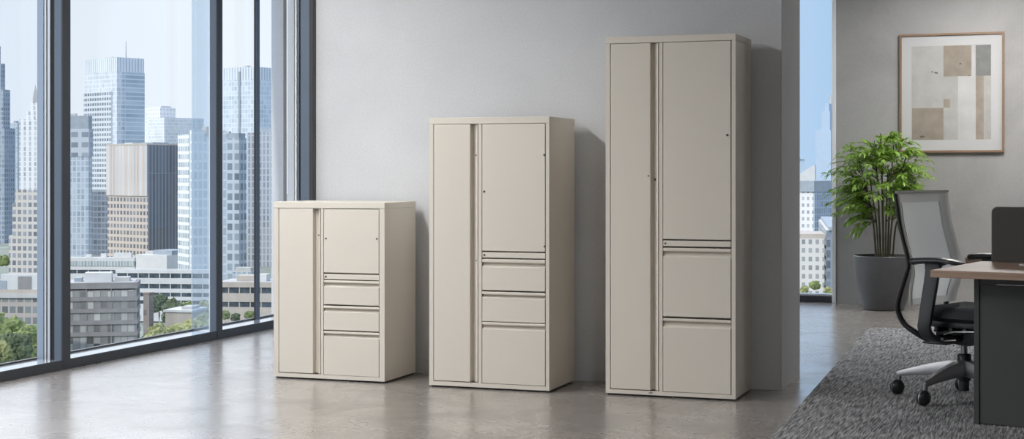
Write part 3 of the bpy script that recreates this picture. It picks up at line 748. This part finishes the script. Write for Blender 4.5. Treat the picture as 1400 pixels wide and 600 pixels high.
class Bld:
    """box building seen corner on: pixel columns of left edge, near corner, right edge fix its true plan at distance d"""
    def __init__(s, name, label, pl, pc, pr, d, phi, cat='building', group='city buildings outside the windows', dmax=60):
        s.d = d; s.C = at_depth(pc, HY, d); s.C.z = 0
        a = R(phi)
        fwd = Vector((-sY, cY, 0)); rt = Vector((cY, sY, 0))
        e1 = -rt*math.cos(a)+fwd*math.sin(a); e2 = rt*math.sin(a)+fwd*math.cos(a)
        def hit(e, px_):
            r_ = ray(px_); r_.z = 0
            den = r_.x*e.y-r_.y*e.x
            return (r_.y*s.C.x-r_.x*s.C.y)/den
        s.w = hit(e1, pl); s.dp = min(hit(e2, pr), dmax)
        s.rot = math.atan2(-e1.y, -e1.x)      # local +x runs from far left corner to the near corner
        s.root = thing(name, label, cat, (s.C.x, s.C.y, GZ), s.rot, group)
    def z(s, y): return CAMZ-(y-HY)/F*s.d-GZ     # local height of pixel row y
    def part(s, name, m, y0, y1=None, inset=(0, 0, 0, 0), h0=None, parent=None):
        """front runs x -w..0 at y=0, depth 0..dp; inset (left, right, front, back) in metres; rows y0 (top) y1 (bottom)"""
        z1 = s.z(y0); z0 = 0 if y1 is None else s.z(y1)
        b = MB().box(-s.w+inset[0], -inset[1], inset[2], s.dp-inset[3], z0, z1)
        return b.build(name, m, parent or s.root)
    def boxf(s, name, m, fx0, fx1, fy0, fy1, y0, y1, parent=None):
        b = MB().box(-s.w+fx0*s.w, -s.w+fx1*s.w, fy0*s.dp, fy1*s.dp, s.z(y1), s.z(y0)); return b.build(name, m, parent or s.root)
    def mast(s, fx, fy, y0, y1, r=.8):
        b = MB(); b.tube([(-s.w+fx*s.w, fy*s.dp, s.z(y1)), (-s.w+fx*s.w, fy*s.dp, s.z(y0))], r, 8, scales=[1, .4]); b.build('antenna', Cm['conc'], s.root)
    def bands(s, rows, m_band, m_glass, bay=3.2, name='floor_bands', proud=.5):
        """ribbon windows: a dark glass core with projecting spandrel bands at pixel rows (top,bottom) and slim posts"""
        b = MB()
        for y0, y1 in rows:
            b.box(-s.w-proud, proud, -proud, s.dp+proud, s.z(y1), s.z(y0))
        zt = s.z(rows[0][0]); 
        nxp = max(1, int(s.w/bay))
        for i in range(nxp+1):
            x = -s.w+s.w*i/nxp; b.box(x-.18, x+.18, -proud*.5, .1, 0, zt-.1)
        nyp = max(1, int(s.dp/bay))
        for i in range(nyp+1):
            y = s.dp*i/nyp; b.box(-.1, proud*.5, y-.18, y+.18, 0, zt-.1)
        b.build(name, m_band, s.root)

G = 'city buildings outside the windows'
# --- left pane
f1 = facade('facade_slate_tower', (.34, .42, .52), (.12, .20, .30), (.36, .48, .60), 4.0, 3.0, .62, .6, rough=.15)
B = Bld('skyscraper', 'dark blue stepped tower at the left edge of the photo', -40, 6, 21, 1300, 14)
B.part('shaft', f1, 175); B.part('upper_tier', f1, 122, 175, (4, 2.5, 2, 4)); B.part('top_tier', f1, 86, 122, (8, 6, 4, 6)); B.part('crown', f1, 62, 86, (12, 9, 6, 8))
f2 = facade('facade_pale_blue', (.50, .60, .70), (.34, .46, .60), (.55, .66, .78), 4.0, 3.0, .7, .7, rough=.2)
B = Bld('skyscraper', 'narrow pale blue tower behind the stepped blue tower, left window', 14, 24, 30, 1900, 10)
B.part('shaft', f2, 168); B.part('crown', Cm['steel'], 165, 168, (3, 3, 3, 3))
f3 = facade('facade_white_piers', (.78, .78, .77), (.34, .42, .52), (.62, .68, .74), 3.8, 4.6, .80, .42, rough=.2)
B = Bld('skyscraper', 'white tower with pointed spire left of the first mullion', 26, 52, 66, 1150, 18)
B.part('shaft', f3, 163); B.part('shoulder', f3, 152, 163, (5, 1, 2, 2)); B.part('upper_tier', f3, 140, 152, (7.5, 2.2, 3, 3))
b = MB(); hw = B.w*.14
b.lathe([(hw*1.3, B.z(140)), (hw, B.z(128)), (hw*.45, B.z(121)), (0, B.z(114))], 4, (-B.w*.36, B.dp*.4, 0)); b.build('spire', Cm['conc'], B.root)
f4 = facade('facade_beige_grid', (.66, .58, .49), (.08, .11, .15), (.42, .46, .50), 3.4, 2.7, .62, .66, rough=.15)
B = Bld('office_building', 'beige stepped grid building below the white spire tower', 12, 62, 80, 720, 12)
B.part('shaft', f4, 322); B.part('middle_tier', f4, 278, 322, (1.8, 0, 0, 2)); B.part('upper_tier', f4, 259, 278, (3.2, 0, 0, 3))
B = Bld('low_office_building', 'low building with white roof boxes and red brown floors behind the trees, far left', -70, 60, 66, 455, 3, dmax=18)
f5 = facade('facade_lowrise_red', (.50, .41, .35), (.05, .075, .085), (.36, .41, .40), 3.2, 2.3, .62, .76, rough=.1)
B.part('walls', f5, 407); B.part('cornice', Cm['conc'], 401, 407, (-.8, -.8, -.8, -.8)); B.part('parapet', Cm['beige'], 396, 401, (0, 0, 0, 0))
B.boxf('roof_box', Cm['roofw'], .54, 1.0, .2, .7, 375, 396); B.boxf('roof_box', Cm['roofw'], .1, .53, .25, .6, 383, 396)
B.boxf('roof_unit', Cm['steel'], .42, .60, .15, .3, 384, 396); B.boxf('roof_unit', Cm['greyconc'], .72, .86, .15, .3, 378, 396)
# --- middle pane
f7a = facade('facade_blue_glass', (.66, .73, .80), (.48, .58, .68), (.72, .79, .86), 4.2, 2.6, .78, .82, rough=.12)
f7b = facade('facade_blue_grid', (.60, .66, .72), (.08, .13, .20), (.28, .36, .46), 5.0, 4.2, .55, .72, rough=.2)  # paints a reflected building onto the tower's lower front
f7c = facade('facade_crown_fins', (.72, .78, .84), (.40, .50, .62), (.56, .66, .76), 60, 3.4, .99, .5, rough=.3)
f7d = facade('facade_blue_right', (.55, .66, .78), (.26, .38, .54), (.52, .64, .77), 4.2, 30, .74, .98, rough=.12)
B = Bld('skyscraper', 'tall blue glass tower with finned crown, centre of the middle window', 116, 160, 197, 1500, 42)
B.part('shaft', [f7a], 97); B.part('crown', f7c, 78, 97)
b = MB().box(-B.w-.3, -B.w*.15, -.9, -.05, 0, B.z(124)); b.build('window_grid', f7b, B.root)
b = MB().box(.05, .9, B.dp*.18, B.dp+.1, 0, B.z(98)); b.build('side_glazing', f7d, B.root)
B.boxf('roof_unit', Cm['conc'], .35, .6, .3, .6, 75.5, 78); B.mast(.98, .35, 55, 78, .7)
f8 = facade('facade_grey_blue', (.48, .55, .62), (.16, .22, .30), (.38, .46, .55), 7.0, 7.5, .5, .66, rough=.2)
f8b = facade('facade_steel_glass', (.50, .60, .70), (.28, .38, .50), (.56, .66, .76), 3.8, 3.0, .8, .7, rough=.12)
B = Bld('skyscraper', 'grey blue office tower just right of the first mullion', 84, 121, 126, 1050, 8)
B.part('shaft', f8b, 214); B.part('upper_storeys', f8, 176, 214, (-.4, -.4, -.4, -.4)); B.part('crown', Cm['steel'], 158, 176, (0, 0, 0, 0)); B.boxf('roof_unit', Cm['conc'], .1, .5, .2, .6, 155, 158)
B = Bld('office_tower', 'dark slate office tower between the grey blue tower and the tan block', 118, 148, 153, 1120, 10)
B.part('shaft', facade('facade_dark_slate', (.24, .30, .38), (.08, .12, .18), (.22, .29, .38), 4.0, 3.0, .7, .8, rough=.15), 262); B.part('crown', Cm['steel'], 259, 262, (1, 1, 1, 1))
f10a = facade('facade_tan_grid', (.62, .47, .36), (.07, .08, .10), (.30, .31, .33), 3.9, 3.2, .60, .62, rough=.2)
f10b = facade('facade_tan_fins', (.66, .50, .38), (.42, .40, .39), (.66, .66, .66), 90, 2.9, .99, .5, rough=.3)
f10c = facade('facade_dark_side', (.20, .22, .26), (.07, .09, .12), (.16, .19, .24), 60, 2.4, .99, .6, rough=.25)
B = Bld('office_tower', 'tan gridded office block with dark side, in front of the blue glass tower', 147, 202, 244, 900, 40)
B.part('shaft', f10a, 198)
MB().box(-B.w-.2, .0, -.7, -.05, B.z(268), B.z(198)).build('fin_facade', f10b, B.root)
MB().box(.05, .7, 0, B.dp+.1, 0, B.z(198)).build('side_facade', f10c, B.root)
B.part('parapet', Cm['beige'], 196, 198, (-.5, -.5, -.9, -.5)); B.boxf('roof_unit', Cm['roofw'], .2, .4, .3, .6, 194, 196); B.boxf('roof_unit', Cm['steel'], .6, .9, .3, .8, 194, 196)
f11 = facade('facade_white_block', (.80, .80, .79), (.60, .64, .68), (.72, .76, .80), 5, 5, .5, .5, rough=.3)
f11b = facade('facade_white_blue', (.78, .81, .84), (.62, .68, .74), (.76, .81, .86), 4, 3, .8, .8, rough=.15)
B = Bld('skyscraper', 'white tower stepping down to a glassy wing behind the tan block', 197, 219, 240, 1900, 42)
B.part('shaft', f11, 147); B.part('crown', Cm['roofw'], 144.5, 147, (4, 4, 4, 4))
MB().box(2, 36, B.dp*.02-20, B.dp+16, 0, B.z(162)).build('wing', f11b, B.root)
f12 = facade('facade_white_teal', (.78, .80, .82), (.20, .32, .38), (.50, .62, .68), 3.7, 2.8, .62, .70, rough=.12)
f12b = facade('facade_white_panels', (.76, .80, .84), (.52, .64, .72), (.70, .78, .85), 4.4, 2.4, .8, .7, rough=.12)
B = Bld('office_tower', 'white framed tower with teal glass left of the second mullion', 243, 258, 306, 720, 58)
B.part('shaft', f12, 183)
MB().box(.05, 2.2, B.dp*.03, B.dp+.3, 0, B.z(178)).build('side_facade', f12b, B.root); B.boxf('roof_unit', Cm['beige'], .9, 1.3, .4, .5, 173, 183)
# low rises
B = Bld('low_office_building', 'long low white block with glazed upper floor beneath the tan block', 90, 183, 187, 800, 4, dmax=22)
B.part('core', Cm['darkglass'], 357)
B.bands([(352, 357), (364.5, 369), (374, 392)], Cm['roofw'], None, 5.5)
MB().box(-B.w, 0, -.5, 0, B.z(364), B.z(357)).build('upper_glazing', facade('facade_ribbon', (.7, .74, .74), (.34, .44, .45), (.52, .6, .6), 20, 1.6, .99, .8), B.root)
for i, (x0, x1, y0, y1) in enumerate(((.28, .36, .3, .6), (.5, .58, .3, .6), (.7, .95, .2, .8))): B.boxf('roof_unit', Cm['roofw'], x0, x1, y0, y1, 348-i, 352)
B = Bld('plant_room_block', 'plain white windowless block behind the striped building', 186, 228, 262, 770, 30, dmax=20)
B.part('walls', Cm['roofw'], 349); B.boxf('roof_unit', Cm['steel'], .4, 1.0, .2, .9, 343, 349); B.boxf('roof_unit', Cm['conc'], .05, .3, .3, .5, 345, 349)
B = Bld('low_office_building', 'white striped ribbon window building left of the second mullion', 160, 292, 296, 620, 6, dmax=20)
B.part('core', Cm['darkglass'], 373)
B.bands([(369.5, 374), (380.5, 388.5), (395, 400.5), (406, 411), (416, 440)], Cm['roofw'], None, 4.2)
B.part('roof', Cm['conc'], 368.8, 370, (.3, .3, .3, .3))
f18 = Cm['greyconc']
B = Bld('low_office_building', 'dark grey brown office block with reflective ribbon windows, low in the middle window', 84, 186, 198, 490, -10, dmax=14)
B.part('core', facade('facade_reflective', (.22, .21, .20), (.02, .03, .035), (.75, .74, .68), 3.3, 2.1, .99, .9, rough=.06), 396)  # pale and dark window tones paint reflections into the glass colour
B.bands([(386, 394), (405, 410.5), (421, 426.5), (437, 442.5), (453, 458.5)], f18, None, 6)
B.part('roof', Cm['conc'], 385.5, 387, (.5, .5, .5, .5))
B.boxf('roof_box', Cm['roofw'], .30, .66, .2, .6, 373, 386); B.boxf('roof_unit', Cm['conc'], .70, .9, .3, .7, 380, 386); B.boxf('roof_unit', Cm['steel'], .15, .25, .3, .7, 380, 386)
B = Bld('annex_building', 'small brown annex at the right end of the grey office block', 196, 204, 210, 545, 20, dmax=12)
B.part('walls', facade('facade_annex', (.26, .19, .15), (.12, .11, .09), (.36, .33, .26), 5, 3.5, .4, .6), 401); B.part('roof', Cm['brick'], 400, 401.5, (-.2, -.2, -.2, -.2))
B = Bld('low_pavilion', 'small pale flat roofed pavilion among the trees, left of the second mullion', 226, 262, 284, 500, 12, dmax=12)
B.part('walls', Cm['beige'], 427); B.part('roof', Cm['roofw'], 424, 427, (-.5, -.5, -.5, -.5)); B.boxf('roof_unit', Cm['conc'], .5, .9, .2, .7, 420, 424)
# --- right of the second mullion
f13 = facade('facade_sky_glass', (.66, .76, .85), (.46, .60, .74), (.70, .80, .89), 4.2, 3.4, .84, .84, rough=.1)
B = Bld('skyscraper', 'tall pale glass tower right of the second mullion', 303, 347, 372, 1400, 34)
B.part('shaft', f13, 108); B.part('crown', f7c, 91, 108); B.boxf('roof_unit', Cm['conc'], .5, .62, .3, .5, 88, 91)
MB().box(-B.w*.46, -B.w*.41, -.8, -.05, 0, B.z(97)).build('dark_strip', Cm['steel'], B.root)
f14 = facade('facade_blue_grey_grid', (.46, .55, .64), (.10, .16, .22), (.36, .46, .55), 5.6, 4.4, .66, .70, rough=.15)
B = Bld('office_tower', 'blue grey gridded tower in front of the pale glass tower', 296, 327, 337, 860, 18)
B.part('shaft', f14, 189); B.part('crown', Cm['steel'], 182, 189, (.5, .5, .5, .5)); B.boxf('roof_unit', Cm['conc'], .1, .45, .3, .6, 179, 182)
f14b = facade('facade_grey_piers', (.46, .50, .56), (.22, .27, .34), (.38, .44, .52), 4.2, 2.6, .8, .5, rough=.2)
B = Bld('office_tower', 'grey piered tower with roof plant beside the light grey pier', 338, 372, 392, 980, 16)
B.part('shaft', f14b, 181); B.boxf('roof_unit', Cm['steel'], .3, .95, .2, .6, 174, 181); B.mast(.85, .4, 164, 174, .5)
B = Bld('office_tower', 'low dark glass building between the two gridded towers, right of second mullion', 318, 344, 352, 800, 15)
B.part('shaft', f8b, 372); B.part('crown', Cm['conc'], 366, 372, (1, 1, 1, 1))
B = Bld('low_office_building', 'tan low building with two rows of windows right of the second mullion', 298, 372, 388, 560, 6, dmax=20)
B.part('core', Cm['darkglass'], 391)
B.bands([(386, 393), (401, 413), (420, 445)], Cm['beige'], None, 4.0); B.part('roof', Cm['conc'], 385.5, 387, (.3, .3, .3, .3)); B.boxf('roof_box', Cm['beige'], .3, .62, .2, .7, 378, 386); B.boxf('roof_unit', Cm['roofw'], .7, .85, .2, .5, 376, 386)
# --- narrow right window
f21 = facade('facade_hazy_blue', (.40, .57, .78), (.46, .66, .90), (.42, .60, .80), 5, 5, .7, .6, rough=.4)  # distance haze is painted into these facade colours
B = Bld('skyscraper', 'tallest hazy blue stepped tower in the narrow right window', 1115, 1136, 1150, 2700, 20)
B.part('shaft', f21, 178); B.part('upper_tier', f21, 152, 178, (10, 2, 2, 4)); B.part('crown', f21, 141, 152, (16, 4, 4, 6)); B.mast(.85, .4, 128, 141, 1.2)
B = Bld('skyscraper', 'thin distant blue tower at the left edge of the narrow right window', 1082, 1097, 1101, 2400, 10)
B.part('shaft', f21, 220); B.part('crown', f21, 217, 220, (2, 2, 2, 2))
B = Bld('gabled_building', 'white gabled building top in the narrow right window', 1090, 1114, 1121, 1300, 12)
B.part('walls', Cm['roofw'], 243)
b = MB(); b.prism([(-B.w, B.z(243)), (0, B.z(243)), (0, B.z(225)), (-B.w*.5, B.z(232)), (-B.w, B.z(240))], 'y', 0, B.dp); b.build('gable', Cm['roofw'], B.root)
f23 = facade('facade_white_small', (.80, .79, .77), (.34, .40, .46), (.56, .60, .64), 4.0, 3.2, .5, .5, rough=.2)
B = Bld('office_tower', 'white and blue glass office block with grey band roof in the right window', 1080, 1112, 1146, 900, 36)
B.part('shaft', f23, 262); B.part('crown', Cm['steel'], 247, 262, (-1, -1, -1, -1))
MB().box(.05, .8, 0, B.dp, 0, B.z(262)).build('side_facade', facade('facade_mid_blue', (.36, .47, .60), (.20, .31, .46), (.34, .47, .62), 4, 3, .8, .8, rough=.12), B.root)
f24 = facade('facade_cream_stone', (.74, .69, .62), (.26, .28, .30), (.48, .48, .47), 3.3, 2.6, .55, .5, rough=.2)
B = Bld('stone_building', 'cream stone mid rise at the foot of the right window', 1078, 1121, 1127, 620, 8)
B.part('shaft', f24, 322); B.part('cornice', Cm['beige'], 316, 322, (-.5, -.5, -.5, -.5))
f25 = facade('facade_navy_glass', (.22, .28, .36), (.06, .09, .14), (.24, .32, .42), 4, 3, .7, .7, rough=.12)
B = Bld('office_tower', 'navy glass block right of the cream stone mid rise', 1119, 1152, 1170, 720, 10)
B.part('shaft', f25, 300); B.part('crown', Cm['steel'], 296, 300, (1, 1, 1, 1))

# --- a few more blocks that stand behind the partition as seen from the photograph's place
for (pl, pc, pr, y0, d, ph, fm, lb) in ((420, 470, 510, 150, 1250, 30, f7a, 'blue glass tower behind the partition, nearest the left windows'), (545, 590, 640, 205, 900, 25, f10a, 'tan gridded block behind the partition'),
                                    (690, 740, 770, 120, 1500, 30, f13, 'tall pale glass tower behind the middle of the partition'), (820, 870, 905, 190, 1000, 20, f23, 'white gridded block behind the partition, toward the right'),
                                    (960, 1010, 1050, 235, 800, 30, f24, 'cream stone block behind the right end of the partition')):
    B = Bld('office_tower', lb, pl, pc, pr, d, ph)
    B.part('shaft', fm, y0); B.part('crown', Cm['steel'], y0-5, y0, (1, 1, 1, 1))

# --- trees in the streets
def tree_mat(name, a, b_):
    m = mat(name, a, .8, mottle=.3, mscale=.9, col2=b_, bump=1, bscale=2.0); return m
TM = [tree_mat('tree_leaf_green', (.26, .31, .10), (.09, .125, .04)), tree_mat('tree_leaf_olive', (.36, .36, .15), (.16, .18, .065)), tree_mat('tree_leaf_dark', (.11, .14, .06), (.045, .065, .03))]
M_bark = mat('tree_bark', (.10, .07, .05), .9, mottle=.2)
def tree(px_, ytop, d, width_px, k_, label):
    top = CAMZ-(ytop-HY)/F*d; rad = width_px*d/F/2
    p_ = at_depth(px_, HY, d)
    H = top-GZ
    t = thing('street_tree', label, 'tree', (p_.x, p_.y, GZ), 0, 'street trees outside the windows')
    tr_ = MB(); tr_.tube([(0, 0, 0), (.2, .1, H*.4), (0, 0, H*.7)], max(.25, rad*.09), 7, scales=[1.2, .9, .5]); tr_.build('trunk', M_bark, t, 50)
    c_ = MB(); ch = min(H*.75, rad*2.0); cz = H-ch*.5
    for i in range(16):
        a = random.uniform(0, 6.28); e = random.uniform(-.8, .9); rr_ = rad*random.uniform(.30, .48); q_ = math.sqrt(max(0, 1-e*e))*.66*rad
        c_.ico((q_*math.cos(a), q_*math.sin(a), min(H-rr_*.9, cz+e*ch*.36)), rr_, 3, .5)
    c_.ico((0, 0, cz), rad*.72, 3, .45, ch/(2*rad))
    c_.build('crown', TM[k_], t)
for a in ((2, 426, 430, 62, 0, 'bushy tree at the left edge of the photo, below the low red brown floors'), (42, 444, 395, 52, 0, 'tree with pale crown just left of the first mullion, at the window foot'),
          (20, 455, 355, 50, 2, 'darker tree between the two bushy trees at far left'), (4, 348, 640, 17, 0, 'small tree at the foot of the beige stepped building'), (-10, 466, 320, 56, 1, 'cropped olive tree at the bottom left corner of the window'),
          (217, 402, 592, 26, 2, 'dark green tree beside the brown annex'), (237, 409, 570, 34, 2, 'dark tree in front of the striped building'), (258, 411, 598, 32, 0, 'green tree right of the dark trees, before the striped building'),
          (282, 410, 570, 26, 1, 'olive tree beside the glass fin of the second mullion'), (220, 440, 430, 52, 1, 'large olive tree at the foot of the middle window'), (248, 435, 475, 52, 1, 'olive tree below the pale pavilion'),
          (281, 426, 452, 44, 1, 'olive tree just left of the second mullion, at the window foot'), (202, 456, 500, 26, 0, 'small green tree at the corner of the grey office block'),
          (308, 424, 530, 13, 0, 'small tree before the tan building, right against the second mullion'), (322, 428, 515, 13, 2, 'small dark tree in front of the tan building'), (341, 424, 525, 14, 0, 'small tree before the tan building near the thin mullion'),
          (1114, 383, 570, 15, 0, 'green street tree at the foot of the narrow right window'), (1100, 390, 560, 12, 1, 'yellowish tree at the left foot of the narrow right window'), (1134, 391, 550, 16, 1, 'olive tree at the right foot of the narrow right window')):
    tree(*a)
